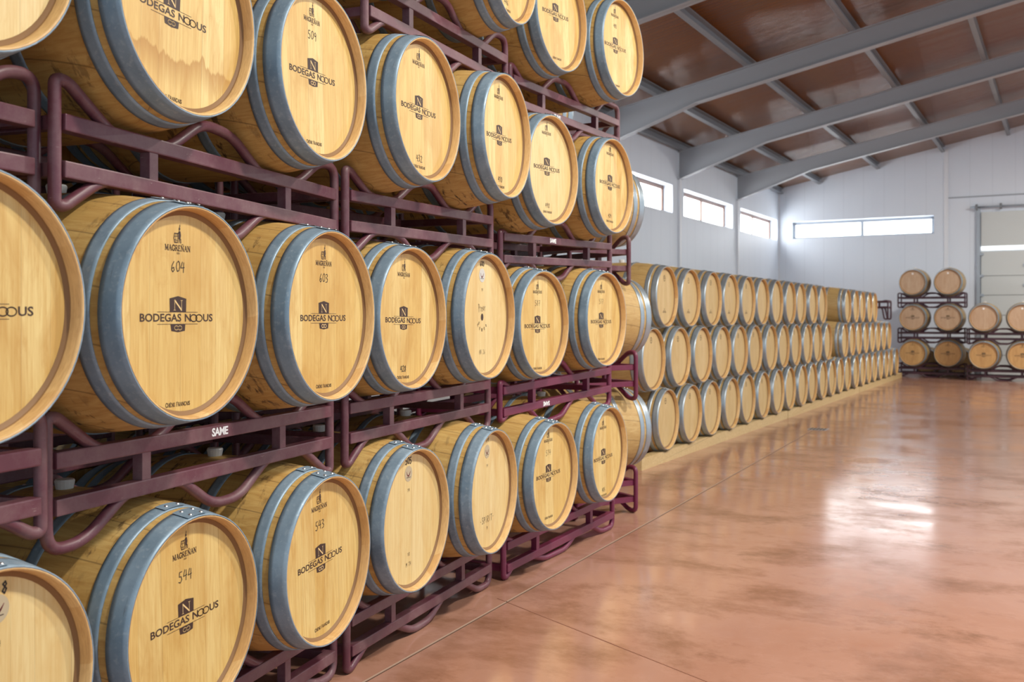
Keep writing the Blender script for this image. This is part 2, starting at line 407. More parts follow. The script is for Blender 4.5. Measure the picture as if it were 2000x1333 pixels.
def serif(mb, s, h, cx, cz, y, sx=1.0, mi=0, wt=0.15, cap=1.0):
    tot = 0; plan = []
    for i, ch in enumerate(s):
        base = {'Ñ': 'N', 'Ê': 'E', 'Ç': 'C'}.get(ch, ch); w, st = SERIF[base]
        k = 1.15 if (cap > 1 and (i == 0 or s[i - 1] == ' ')) else 1.0
        plan.append((tot, ch, st, k)); tot += (w + 0.12) * sx * k
    x0 = cx - tot * h / 2
    for off, ch, st, k in plan:
        f = lambda p: (x0 + off * h + p[0] * h * sx * k, cz - h / 2 + p[1] * h * k)
        for pts, heavy in st: mb.ribbon([f(p) for p in pts], h * (wt if heavy else wt * 0.5), y, mi)
        if ch == 'Ñ': mb.ribbon([f(p) for p in ((.2, 1.16), (.34, 1.28), (.54, 1.16), (.7, 1.28))], h * .09, y, mi)
        if ch == 'Ê': mb.ribbon([f(p) for p in ((.16, 1.14), (.36, 1.32), (.56, 1.14))], h * .09, y, mi)
        if ch == 'Ç': mb.ribbon([f(p) for p in ((.42, 0), (.5, -.14), (.36, -.24))], h * .09, y, mi)

HAND = {
 '0': [(.5, 1), (.2, .8), (.1, .4), (.3, .02), (.6, .1), (.78, .5), (.66, .9), (.45, 1)],
 '1': [(.25, .75), (.5, 1), (.45, 0)],
 '2': [(.1, .8), (.4, 1), (.66, .8), (.5, .45), (.1, 0), (.75, .04)],
 '3': [(.12, .92), (.5, 1), (.64, .78), (.3, .55), (.66, .38), (.56, .08), (.1, .02)],
 '4': [(.36, 1), (.1, .42), (.72, .48), None, (.62, .95), (.54, 0)],
 '5': [(.7, 1), (.25, .98), (.2, .58), (.55, .55), (.66, .25), (.4, .0), (.08, .1)],
 '6': [(.56, 1), (.2, .6), (.12, .2), (.36, 0), (.62, .2), (.5, .45), (.16, .3)],
 '7': [(.1, .95), (.7, 1), (.35, 0), None, (.2, .5), (.62, .54)],
 '8': [(.5, 1), (.2, .8), (.6, .35), (.4, 0), (.14, .22), (.6, .75), (.48, 1)],
 '9': [(.64, .8), (.4, 1), (.14, .75), (.36, .5), (.64, .72), (.56, 0)],
 'S': [(.62, .9), (.3, 1), (.14, .74), (.58, .34), (.44, .02), (.08, .1)],
 'P': [(.16, 0), (.18, 1), (.56, .92), (.6, .6), (.18, .5)],
 'I': [(.3, 0), (.32, 1)], 'R': [(.14, 0), (.16, 1), (.56, .92), (.56, .6), (.18, .5), (.62, 0)],
 'T': [(.02, 1), (.7, 1), None, (.36, 1), (.34, 0)], '-': [(.2, .5), (.44, .5)],
 'M': [(.06, 0), (.14, 1), (.4, .4), (.66, 1), (.74, 0)], 'e': [(.1, .3), (.5, .36), (.4, .58), (.12, .4), (.2, .04), (.56, .1)],
 'r': [(.16, 0), (.18, .55), (.2, .36), (.5, .54)], 'o': [(.3, .55), (.08, .3), (.3, 0), (.54, .28), (.3, .55)],
 'n': [(.1, 0), (.12, .52), (.14, .34), (.36, .54), (.48, .4), (.5, 0)], 'm': [(.05, 0), (.08, .5), (.24, .5), (.3, 0), (.32, .4), (.48, .52), (.56, 0)],
 'Q': [(.5, 1), (.2, .8), (.1, .4), (.3, .02), (.6, .1), (.78, .5), (.66, .9), (.45, 1), None, (.5, .2), (.8, -.1)],
 'U': [(.1, 1), (.12, .2), (.4, 0), (.66, .25), (.68, 1)], 'A': [(.04, 0), (.36, 1), (.68, 0), None, (.18, .4), (.56, .4)],
 'H': [(.1, 0), (.12, 1), None, (.12, .5), (.56, .5), None, (.56, 0), (.58, 1)],
 'N': [(.08, 0), (.1, 1), (.6, 0), (.64, 1)], 'B': [(.14, 0), (.16, 1), (.5, .9), (.46, .58), (.18, .52), (.6, .4), (.56, .08), (.14, 0)], ' ': [],
}
def hand(mb, s, h, cx, cz, y, w, mi=0, sx=0.85, rot=0.0):
    tot = len(s) * 0.86 * sx * h; x0 = -tot / 2; ca, sa = math.cos(rot), math.sin(rot)
    for i, ch in enumerate(s):
        cur = []; segs = [cur]
        for p in HAND[ch]:
            if p is None: cur = []; segs.append(cur); continue
            u, v = x0 + (i * 0.86 + p[0]) * sx * h, (p[1] - .5) * h + (0.06 * h if i % 2 else 0)
            cur.append((cx + u * ca - v * sa, cz + u * sa + v * ca))
        for sg in segs: mb.ribbon(sg, w, y, mi)

# ------------------------------------------------------------------ barrel meshes (axis on local y, head at -y, base at z=0)
RB, RE, HL = 0.338, 0.2845, 0.475
CZ = RB
RECESS = 0.036
YF = -HL + RECESS
def rad(y): return RB - (RB - RE) * (y / HL) ** 2
def ring_hoop(mb, y0, y1, seg, th=0.0035, flush=False):
    n = 4; pr = []
    for i in range(n + 1):
        y = y0 + (y1 - y0) * i / n; pr.append((y, rad(y) + th))
    inner = [(y1, rad(y1) - 0.001), (y0, rad(y0) - 0.001)]
    mb.lathe(pr + inner, seg, CZ, smooth=False, close=True)
    for i in range(len(mb.f)): mb.sm[i] = True
def body_mesh(name, wood, seg=72):
    mb = MB()
    e = RE
    pr = [(YF + 0.012, 0.262), (YF - 0.001, 0.262), (YF - 0.001, 0.2735), (YF - 0.006, 0.2745), (-HL + 0.004, 0.2775), (-HL, 0.2805), (-HL, RE)]
    mi = [1, 1, 1, 2, 2, 2]
    mid = [(-HL + 2 * HL * i / 20, rad(-HL + 2 * HL * i / 20)) for i in range(1, 20)]
    full = pr + mid + [(-y, r) for (y, r) in reversed(pr)]
    mis = mi + [0] * 20 + list(reversed(mi))
    mb.lathe(full, seg, CZ, mis)
    for i, m in enumerate(mb.mi):
        if m: mb.sm[i] = True
    me = mb.mesh(name, [wood, CROZE, CHIME]); return me
def head_mesh(name, mat, y, front=True, seg=72):
    mb = MB(); mb.disc(y, 0.2745, CZ, seg, 0, front); mb.disc(y + (0.02 if front else -0.02), 0.2745, CZ, seg, 0, not front)
    n = len(mb.v) // 2
    for i in range(n):
        j = (i + 1) % n
        f = [i, i + n, j + n, j]
        mb.f.append(f if front else f[::-1]); mb.mi.append(0); mb.sm.append(False)
    return mb.mesh(name, mat)
def hoop_mesh(name, mat, y0, y1, ang, rivets=True, seg=72):
    mb = MB(); ring_hoop(mb, y0, y1, seg)
    if rivets:   # overlapping strap end with two rivets
        ym = (y0 + y1) / 2; L = 13
        strap = []
        for i in range(L + 1):
            a = ang + (i / L) * 0.34
            for k, yy in enumerate((y0 + 0.002, y1 - 0.002)):
                taper = 0.0
                if i > L - 3: taper = (i - L + 3) * 0.006
                yq = yy + (taper if k == 0 else -taper)
                r = rad(yq) + 0.0065; strap.append((r * math.sin(a), yq, CZ + r * math.cos(a)))
        fs = [(2 * i, 2 * i + 2, 2 * i + 3, 2 * i + 1) for i in range(L)]
        mb.add(strap, fs, 0)
        for aa in (0.08, 0.24):
            for dy in ((-0.25, 0.25) if (y1 - y0) > 0.045 else (0,)):
                a = ang + aa; yy = ym + dy * (y1 - y0); r0 = rad(yy) + 0.0055
                c = Vector((math.sin(a), 0, math.cos(a))); tdir = Vector((math.cos(a), 0, -math.sin(a)))
                ctr = c * r0 + Vector((0, yy, CZ)); vs = []
                for lv, (rr, hh) in enumerate(((0.006, 0), (0.0048, 0.0028), (0.002, 0.0042))):
                    for q in range(8):
                        b = 2 * PI * q / 8; vs.append(ctr + c * hh + tdir * rr * math.cos(b) + Vector((0, rr * math.sin(b), 0)))
                f2 = []
                for lv in range(2):
                    for q in range(8):
                        q2 = (q + 1) % 8; f2.append((lv * 8 + q, lv * 8 + q2, lv * 8 + 8 + q2, lv * 8 + 8 + q))
                f2.append(tuple(16 + q for q in range(8)))
                mb.add(vs, f2, 1, True)
    return mb.mesh(name, [mat, RIVET])
def bung_mesh():
    mb = MB(); seg = 16; vs = []
    for (z, r) in ((RB * 2 - 0.004, 0.024), (RB * 2 + 0.022, 0.029), (RB * 2 + 0.027, 0.026)):
        vs += [(r * math.cos(2 * PI * i / seg), r * math.sin(2 * PI * i / seg), z) for i in range(seg)]
    fs = [(l * seg + i, l * seg + (i + 1) % seg, (l + 1) * seg + (i + 1) % seg, (l + 1) * seg + i) for l in range(2) for i in range(seg)]
    fs.append(tuple(2 * seg + i for i in range(seg))); mb.add(vs, fs, 0)
    return mb.mesh('bung', SILICONE)
BUNG = bung_mesh()
HOOPS = [(-HL, -HL + 0.058), (-HL + 0.080, -HL + 0.120), (-0.168, -0.132), (0.132, 0.168), (HL - 0.120, HL - 0.080), (HL - 0.058, HL)]
def kit(wood, headm, zinc, seg=72, ang=-0.15):
    return dict(body=body_mesh('stave_body', wood, seg), front=head_mesh('head', headm, YF, True, seg),
                back=head_mesh('head', headm, -YF, False, seg),
                hoops=[hoop_mesh('hoop', zinc, a, b, ang + 0.02 * i, True, seg) for i, (a, b) in enumerate(HOOPS)])
KIT = dict(
    gold=kit(OAK_BODY, OAK_HEAD, ZINC), pierre=kit(OAK_BODY, OAK_HEAD_MID, ZINC_OLD),
    stained=kit(OAK_BODY, OAK_HEAD_STAIN, ZINC), fair=kit(OAK_BODY, OAK_HEAD_MID, ZINC),
    pale=kit(OAK_PALE, OAK_HEAD_PALE, ZINC_NEW, 48), brown=kit(OAK_BODY, OAK_HEAD_BROWN, ZINC, 48), grey=kit(OAK_PALE, OAK_HEAD_GREY, ZINC, 48))

YM = YF - 0.0006     # printed marks sit on the head
def logo_mesh():
    mb = MB(); y = YM; z = CZ
    text_to(mb, 'BODEGAS', 0.0285, -0.0680, z, y, 0, 1.27, 0.0005)
    text_to(mb, 'N', 0.0285, 0.0405, z, y, 0, 1.3, 0.0005)
    # linked round letters, drawn as one figure-of-eight
    for cx, open_ in ((0.0655, 1), (0.0880, -1)):
        pts = [(cx + 0.0138 * math.cos(a), z + 0.0094 * math.sin(a)) for a in [2 * PI * i / 20 for i in range(21)]]
        mb.ribbon(pts, 0.0029, y)
    text_to(mb, 'US', 0.0285, 0.1262, z, y, 0, 1.32, 0.0005)
    for dz in (0.0160, -0.0160): mb.poly([(-0.082, z + dz - .0006), (0.082, z + dz - .0006), (0.082, z + dz + .0006), (-0.082, z + dz + .0006)], y)
    mb.poly([(-0.033, z + .0165), (0.033, z + .0165), (0.034, z + .052), (0, z + .0585), (-0.034, z + .052)], y)
    mb.poly([(-0.027, z - .034), (0, z - .0375), (0.028, z - .034), (0.030, z - .0165), (-0.030, z - .0165)], y)
    y2 = y - 0.0004
    mb.ribbon([(-.014, z + .021), (-.014, z + .047)], .0014, y2, 1); mb.ribbon([(-.014, z + .047), (.014, z + .021)], .0042, y2, 1); mb.ribbon([(.014, z + .021), (.014, z + .047)], .0014, y2, 1)
    for px in (-.014, .014):
        pz = z + (.021 if px < 0 else .047); mb.ribbon([(px - .004, pz), (px + .004, pz)], .0012, y2, 1)
    for cx in (-0.0075, 0.0075):
        mb.ribbon([(cx + 0.0075 * math.cos(a), z - .026 + 0.0055 * math.sin(a)) for a in [2 * PI * i / 16 for i in range(17)]], 0.0021, y2, 1)
    return mb.mesh('winery_mark', [INK, INLAY])
def cooper_mesh():
    mb = MB(); y = YM; z = CZ + 0.186
    serif(mb, 'MAGREÑAN', 0.0145, 0, z, y, 0.92, 0, 0.19)
    text_to(mb, '1820', 0.0075, 0, z - 0.014, y, 0, 0.9)
    b = z + 0.0135    # seated cooper beside a barrel
    f = lambda pts: mb.poly([(p[0] * .001, b + p[1] * .001) for p in pts], y)
    mb.ribbon([(-.0135, b + .001), (-.0165, b + .012), (-.014, b + .025)], .0026, y)
    mb.ribbon([(-.002, b + .001), (-.0005, b + .012), (-.003, b + .025)], .0022, y)
    mb.ribbon([(-.014, b + .025), (-.003, b + .025)], .0024, y); mb.ribbon([(-.0135, b + .001), (-.002, b + .001)], .0024, y)
    mb.ribbon([(-.015, b + .008), (-.002, b + .007)], .0014, y); mb.ribbon([(-.015, b + .017), (-.002, b + .018)], .0014, y)
    mb.ribbon([(-.009, b + .002), (-.0095, b + .024)], .0012, y)
    f([(2, 12), (9, 10), (12, 20), (10, 31), (4, 33), (1, 26)])
    f([(3, 34), (8, 34), (9, 40), (6, 43), (3, 40)])
    f([(6, 42), (9, 44), (8, 51), (6, 47)])
    f([(3, 12), (7, 12), (6, 1), (2, 0), (4, 5)]); f([(8, 11), (12, 12), (13, 0), (9, 0), (10, 5)])
    mb.ribbon([(.004, b + .028), (-.004, b + .024)], .0026, y)
    return mb.mesh('cooper_mark', INK)
def origin_mesh():
    mb = MB(); serif(mb, 'CHÊNE FRANÇAIS', 0.0095, 0, CZ - 0.229, YM, 0.86, 0, 0.19, 1.15)
    return mb.mesh('oak_origin_mark', INK)
LOGO, COOPER, ORIGIN = logo_mesh(), cooper_mesh(), origin_mesh()
def sticker_mesh(mat):
    mb = MB(); seg = 32; z0 = CZ + 0.192
    mb.poly([(0.032 * math.cos(2 * PI * i / seg), z0 + 0.032 * math.sin(2 * PI * i / seg)) for i in range(seg)], YM, 0)
    y2 = YM - 0.0004
    pts = [(-.017 + .034 * i / 12, z0 + .009 - .018 * math.sin(PI * (i / 12) ** 0.85)) for i in range(13)]
    for i in range(12): mb.ribbon(pts[i:i + 2], 0.0015 + 0.004 * math.sin(PI * (i + .5) / 12), y2, 1)
    mb.ribbon([(-.016, z0 - .015), (.016, z0 - .015)], .0022, y2, 2)
    return mb.mesh('round_sticker', [mat, SMILE, INK])
STICKER, STICKER_GREY = sticker_mesh(STICK), sticker_mesh(STICK_GREY)
def number_mesh(s, zc, h=0.028, w=0.0023, mat=PEN, sx=0.8, rot=0.0, xc=0.0):
    mb = MB(); hand(mb, s, h, xc, CZ + zc, YM - 0.0002, w, 0, sx, rot); return mb.mesh('written_number', mat)
def seal_mesh():
    mb = MB(); z0 = CZ + 0.175; seg = 20
    mb.ribbon([(0.020 * math.cos(2 * PI * i / seg), z0 + 0.026 * math.sin(2 * PI * i / seg)) for i in range(seg + 1)], 0.006, YM)
    mb.ribbon([(-.008, z0), (.010, z0 + .004)], .006, YM); return mb.mesh('burnt_seal', INK)
def note_mesh():
    mb = MB(); z0 = CZ - 0.15
    mb.ribbon([(-.006, z0 + .03), (.006, z0 + .03)], .008, YM)
    for dz, w in ((0.012, .03), (0.0, .045)):
        x = -w
        while x < w: mb.ribbon([(x, z0 + dz - .004), (x + .002, z0 + dz + .004)], .003, YM); x += .008
    return mb.mesh('small_print', INK)
SEAL, NOTE = seal_mesh(), note_mesh()
ROUND_PALE = MB(); ROUND_PALE.poly([(.02 * math.cos(2 * PI * i / 20), CZ + .2 + .02 * math.sin(2 * PI * i / 20)) for i in range(20)], YM); ROUND_PALE = ROUND_PALE.mesh('round_sticker', WHITE_LABEL)

def barrel(center, phi, sc, kitname, label, group, roll=0.0, marks=(), bung=True, cat='barrel', off=(0, 0)):
    """center: axis midpoint in the world; phi turns local -y (the head) towards the aisle"""
    k = KIT[kitname]
    base = Vector((center[0], center[1], center[2] - CZ * sc))
    o = empty('wine_barrel', base, phi, sc); tag(o, label, cat, group)
    put('stave_body', k['body'], o)
    h = put('head', k['front'], o); put('head', k['back'], o)
    h.rotation_euler = (0, -roll, 0); h.location = (CZ * math.sin(roll), 0, CZ - CZ * math.cos(roll))
    for hm in k['hoops']: put('hoop', hm, o)
    for nm, me in marks: put(nm, me, h, (off[0], 0, off[1]))
    if bung: put('bung', BUNG, o)
    return o
def front_barrel(x, y, z, yaw, sc, kitname, label, group, marks=(), bung=True, roll=0.0, off=(0, 0)):
    """x,y,z: centre of the front rim"""
    a = R(yaw); n = Vector((math.cos(a), -math.sin(a), 0)); c = Vector((x, y, z)) - n * HL * sc
    return barrel(c, PI / 2 - a, sc, kitname, label, group, roll, marks, bung, 'barrel', off)

# ------------------------------------------------------------------ racks
FEET = (1, 4, 5, 8)
RAIL_H, RAIL_D, GAP = 0.043, 0.040, 0.118     # upper rail top to lower rail top = GAP
def make_rack(loc, phi, L0, L1, up0, up1, q_up, q_dn, paint, label, group, sticker=None, flat=-0.021, foot=None, depth=0.52, above=0.086):
    """local x along the row, front frame at y=0; up0/up1: upper-rail top at both ends relative to loc.z"""
    o = empty('barrel_rack', loc, phi); tag(o, label, 'barrel rack', group)
    sl = (up1 - up0) / (L1 - L0); zu = lambda x: up0 + sl * (x - L0)
    ang = math.atan(sl)
    for fy in (0.0, depth):
        Lc, xm = (L1 - L0), (L0 + L1) / 2
        rot = Matrix.Rotation(-ang, 4, 'Y')
        for nm, off in (('upper_rail', -RAIL_H / 2), ('lower_rail', -GAP - RAIL_H / 2)):
            mb = MB(); mb.box((0, 0, 0), (Lc - 0.03, RAIL_D, RAIL_H), 0, Matrix.Translation((xm, fy, zu(xm) + off)) @ rot, 0.004); mb.build(nm, paint, o)
        for x in (L0 + Lc * 0.25, L1 - Lc * 0.25):
            mb = MB(); mb.box((x, fy, zu(x) - (GAP + RAIL_H) / 2), (0.036, RAIL_D * 0.85, GAP - RAIL_H + 0.004), 0, None, 0.002); mb.build('strut', paint, o)
        # bent tube: end posts, upper cradle, lower cradle
        def path(qs, base, sgn, peak, fl):
            q1, q2 = qs; w1, w0 = 0.27, 0.105
            w1 = min(w1, (q2 - q1) / 2 - 0.06)
            def pk(x, q):      # keep the bend clear of the round belly
                dq = min(abs(x - q), 0.32); return min(peak, max(-0.02, 0.327 - math.sqrt(0.324 ** 2 - dq * dq) - 0.040))
            xa, xb = max(q1 - w1, L0 + 0.03), min(q2 + w1, L1 - 0.03)
            pts = [(L0, base(L0) + sgn * pk(xa, q1)), (xa, base(xa) + sgn * pk(xa, q1)), (q1 - w0, base(q1) + sgn * fl), (q1 + w0, base(q1) + sgn * fl),
                   (q1 + w1, base(q1) + sgn * pk(q1 + w1, q1)), (q2 - w1, base(q2) + sgn * pk(q2 - w1, q2)), (q2 - w0, base(q2) + sgn * fl), (q2 + w0, base(q2) + sgn * fl),
                   (xb, base(xb) + sgn * pk(xb, q2)), (L1, base(L1) + sgn * pk(xb, q2))]
            return [Vector((p[0], fy, p[1])) for p in pts]
        top = path(q_up, zu, 1, above, flat)
        lo = lambda x: zu(x) - GAP - RAIL_H
        if foot is None: bot = path(q_dn, lo, -1, 0.086, flat)
        else:   # runners that stand on the floor
            bot = path(q_dn, lo, -1, 0.0, flat)
            bot = [Vector((p.x, p.y, 0.0165 if i in (0, 9) or i in FEET else p.z)) for i, p in enumerate(bot)]
        loop = [top[0] * 0.5 + bot[0] * 0.5] + top + list(reversed(bot)) + [top[0] * 0.5 + bot[0] * 0.5]
        mb = MB(); mb.tube(fillet(loop, 0.055, 6), 0.0165, 10, 0, False); mb.build('cradle_tube', paint, o)
    for x in (L0 + 0.02, L1 - 0.02):
        for off in (-RAIL_H / 2, -GAP - RAIL_H / 2):
            mb = MB(); mb.box((x, depth / 2, zu(x) + off), (0.03, depth, 0.036), 0, None, 0.002); mb.build('cross_bar', paint, o)
    if sticker:
        x, which, flip = sticker
        mb = MB(); zz = zu(x) - RAIL_H / 2 - (GAP if which == 'lower' else 0)
        text_to(mb, 'SAME', 0.034, 0, 0, 0, 0, 1.05, 0.0012, None, PI if flip else 0.0, 0.92)
        st = mb.build('lettering', WHITE_LABEL, o, (x, -RAIL_D / 2 - 0.0008, zz)); st['label'] = 'white letters SAME' + (' upside down' if flip else '')
    return o

#       x       y      z      yaw   scale
BAR = {
 'A3': (-0.259, 3.910, 3.052, 22.3, 0.993), 'A4': (0.015, 4.576, 3.062, 22.5, 0.993), 'A5': (0.278, 5.336, 3.040, 30.0, 1.034), 'A6': (0.680, 5.948, 3.033, 31.4, 1.0),
 'B0': (-1.121, 2.050, 2.251, 19.5, 1.0), 'B1': (-0.868, 2.680, 2.240, 19.5, 1.0), 'B2': (-0.625, 3.324, 2.217, 19.5, 0.986), 'B3': (-0.327, 3.934, 2.232, 22.3, 0.990),
 'B4': (-0.014, 4.569, 2.244, 22.3, 0.993), 'B5': (0.231, 5.281, 2.194, 29.3, 1.017), 'B6': (0.633, 6.031, 2.209, 30.1, 1.0),
 'C0': (-1.075, 1.987, 1.423, 19.3, 1.0), 'C1': (-0.843, 2.628, 1.412, 19.4, 1.0), 'C2': (-0.598, 3.326, 1.407, 19.6, 1.0), 'C3': (-0.393, 4.000, 1.398, 22.2, 1.003),
 'C4': (-0.098, 4.625, 1.408, 22.7, 1.024), 'C5': (0.184, 5.344, 1.367, 29.2, 1.0), 'C6': (0.588, 6.038, 1.392, 30.0, 1.0),
 'D0': (-1.110, 2.116, 0.570, 19.3, 1.0), 'D1': (-0.877, 2.755, 0.557, 19.3, 1.0), 'D2': (-0.621, 3.385, 0.566, 19.1, 1.0), 'D3': (-0.382, 4.032, 0.572, 22.1, 1.01),
 'D4': (-0.076, 4.658, 0.578, 21.1, 1.01), 'D5': (0.242, 5.309, 0.546, 27.6, 1.0), 'D6': (0.607, 6.036, 0.564, 27.5, 1.0)}
STD = [('winery_mark', LOGO), ('cooper_mark', COOPER), ('oak_origin_mark', ORIGIN)]
def num(s, zc=0.14, h=0.028, **kw): return ('written_number', number_mesh(s, zc, h, **kw))
LOW = -0.195
def pierre_extra(s, zc, h): return ('faint_print', number_mesh(s, zc, h, 0.0012, INK))
FRONT = {
 'A3': ('gold', STD, 'oak barrel of the top tier, only its belly showing left of barrel 446', 'its belly'),
 'A4': ('gold', STD + [num('446', LOW, .024)], 'oak barrel marked 446 in the top tier, cut by the upper photo edge', ''),
 'A5': ('gold', STD + [('chalk_note', number_mesh('4 QUANTUM', 0.10, 0.026, 0.0022, CHALK, 0.72))], 'oak barrel with white handwriting above its brand, top tier', ''),
 'A6': ('gold', STD + [num('405', 0.125, .022)], 'oak barrel at the aisle end of the top tier, marked 405, against the roof', ''),
 'B0': ('pierre', [], 'pale oak barrel whose rim cuts the top left corner of the photo', ''),
 'B1': ('stained', STD, 'large golden oak barrel with brown water stains under its brand, upper left', ''),
 'B2': ('gold', STD + [num('509', 0.135)], 'oak barrel marked 509 in the second tier from the top', ''),
 'B3': ('gold', STD + [num('432', LOW, .026)], 'oak barrel marked 432 low on its head, second tier from the top', ''),
 'B4': ('gold', STD + [num('410', LOW, .024, w=.003)], 'oak barrel with bold 410 low on its head, right of the barrel marked 432', ''),
 'B5': ('fair', STD + [num('490', LOW, .024)], 'pale faced oak barrel with faint brand, left of barrel 429', ''),
 'B6': ('gold', STD + [num('429', LOW, .022)], 'oak barrel marked 429 at the aisle end of the second tier from the top', ''),
 'C0': ('gold', STD, 'very near oak barrel cut by the left photo edge at eye level', ''),
 'C1': ('gold', STD + [num('604', 0.136)], 'oak barrel marked 604 at eye level, largest whole barrel in the photo', ''),
 'C2': ('gold', STD + [num('603', 0.136)], 'oak barrel marked 603 at eye level, right of barrel 604', ''),
 'C3': ('gold', STD + [num('428', LOW, .024, w=.003)], 'oak barrel marked 428 low on its head, at eye level', ''),
 'C4': ('pierre', [('round_sticker', STICKER_GREY), ('written_number', number_mesh('600', 0.245, 0.022, 0.004)), pierre_extra('14', .125, .014), ('script_print', None), pierre_extra('AN 26', -.16, .02)],
        'oak barrel marked 600 with a grey round sticker and script lettering round a dark plug', ''),
 'C5': ('gold', STD + [num('587', 0.125, .03, w=.0018)], 'oak barrel marked 587 at eye level, second from the aisle end', ''),
 'C6': ('gold', STD + [num('517', 0.125, .03, w=.0018)], 'oak barrel marked 517 at the aisle end of the eye-level tier', ''),
 'D0': ('pierre', [('round_sticker', STICKER), ('written_number', number_mesh('518', 0.236, 0.026, 0.004, PEN, 0.9)), pierre_extra('14', .115, .014)], 'oak barrel with kraft sticker cut by the lower left photo corner', ''),
 'D1': ('gold', STD + [num('544', 0.125, .03)], 'oak barrel marked 544 in the bottom tier', ''),
 'D2': ('gold', STD + [num('543', 0.125, .03)], 'oak barrel marked 543 in the bottom tier', ''),
 'D3': ('pierre', [('round_sticker', STICKER), ('written_number', number_mesh('505', 0.244, 0.026, 0.004)), pierre_extra('14', .125, .014), pierre_extra('10', -.135, .014), pierre_extra('M TH', -.175, .016)],
        'oak barrel marked 505 with a kraft round sticker, bottom tier', ''),
 'D4': ('pierre', [('round_sticker', STICKER), ('written_number', number_mesh('477', 0.250, 0.022, 0.004)), pierre_extra('14', .125, .014), ('written_name', number_mesh('-SPIRIT-', -.125, .030, .0022, PEN, 0.82, 0.0)), pierre_extra('M', -.165, .014)],
        'oak barrel with the word SPIRIT written low on its head, bottom tier', ''),
 'D5': ('gold', STD + [num('514', 0.12, .03, w=.0018)], 'oak barrel marked 514 in the bottom tier, second from the aisle end', ''),
 'D6': ('gold', STD + [num('405', LOW, .024)], 'oak barrel at the aisle end of the bottom tier of the front racks', ''),
}
def script_mesh():
    mb = MB(); seg = 20
    mb.poly([(.0135 * math.cos(2 * PI * i / seg), CZ + .0165 * math.sin(2 * PI * i / seg)) for i in range(seg)], YM, 0)
    hand(mb, 'Pinot'.replace('i', 'r').replace('t', 'r'), .038, 0, CZ + .045, YM, .002, 0, 0.5, 0.12)
    for i, ch in enumerate('Romeo'):
        a = -2.45 + i * 0.44; hand(mb, ch, .026, .052 * math.cos(a), CZ + .052 * math.sin(a), YM, .002, 0, 0.7, a + PI / 2)
    return mb.mesh('script_print', INK)
SCRIPT = script_mesh()
GROUP = 'barrels on the burgundy racks'
# how far each brand sits off the middle of its head, and how the barrel is rolled (degrees)
OFF = {'C1': (-0.031, -0.013, 0), 'C2': (-0.014, -0.009, 0), 'C3': (-0.034, -0.010, -1), 'C5': (-0.029, -0.013, 0), 'C6': (-0.018, -0.017, 0), 'B2': (-0.033, -0.001, 2), 'B3': (-0.030, -0.003, 0.75),
       'B4': (-0.031, -0.007, 2.5), 'B5': (-0.023, 0.008, 1.5), 'B6': (0.001, 0.013, -0.75), 'A5': (-0.017, 0.009, 4), 'A6': (-0.050, 0.001, 2.5), 'B1': (-0.045, -0.021, -2), 'D1': (-0.010, -0.004, 1.75),
       'D2': (-0.012, -0.003, 2.75), 'D5': (-0.029, 0.007, 0.75), 'D6': (-0.035, -0.023, 0.75), 'C0': (0.024, -0.01, 0), 'D0': (0.036, -0.004, 0), 'A4': (-0.03, 0, 2)}
for key, (x, y, z, yaw, sc) in BAR.items():
    kt, marks, label, _ = FRONT[key]
    marks = [(n, SCRIPT if m is None else m) for n, m in marks]
    dx, dz, ro = OFF.get(key, (-0.022, -0.005, 0))
    front_barrel(x, y, z, yaw, sc, kt, label, GROUP, marks, True, R(ro), (dx, dz))

# rear row: the same racks stand a second row behind
REAR = {'B1': 'stained golden barrel at upper left', 'B2': 'barrel marked 509', 'B3': 'barrel marked 432', 'B4': 'barrel marked 410', 'B5': 'pale faced barrel of the second tier', 'B6': 'barrel marked 429',
        'C1': 'barrel marked 604', 'C2': 'barrel marked 603', 'C3': 'barrel marked 428', 'C4': 'barrel marked 600', 'C5': 'barrel marked 587', 'C6': 'barrel marked 517',
        'D1': 'barrel marked 544', 'D2': 'barrel marked 543', 'D3': 'barrel marked 505', 'D4': 'barrel with SPIRIT on its head', 'D5': 'barrel marked 514',
        'B0': 'pale barrel in the top left corner', 'C0': 'barrel cut by the left edge', 'A4': 'barrel marked 446', 'A5': 'barrel with white handwriting'}
for key, what in REAR.items():
    x, y, z, yaw, sc = BAR[key]; a = R(yaw); n = Vector((math.cos(a), -math.sin(a), 0))
    yaw = 19.5 if key[1] in '012' else 22.5 if key[1] in '34' else 28.7
    a = R(yaw); n = Vector((math.cos(a), -math.sin(a), 0))
    p = Vector((x, y, z)) - n * 1.03
    front_barrel(p.x, p.y, z, yaw, 0.985, 'gold', 'shaded rear row oak barrel, behind the ' + what, 'rear row barrels behind the front racks')

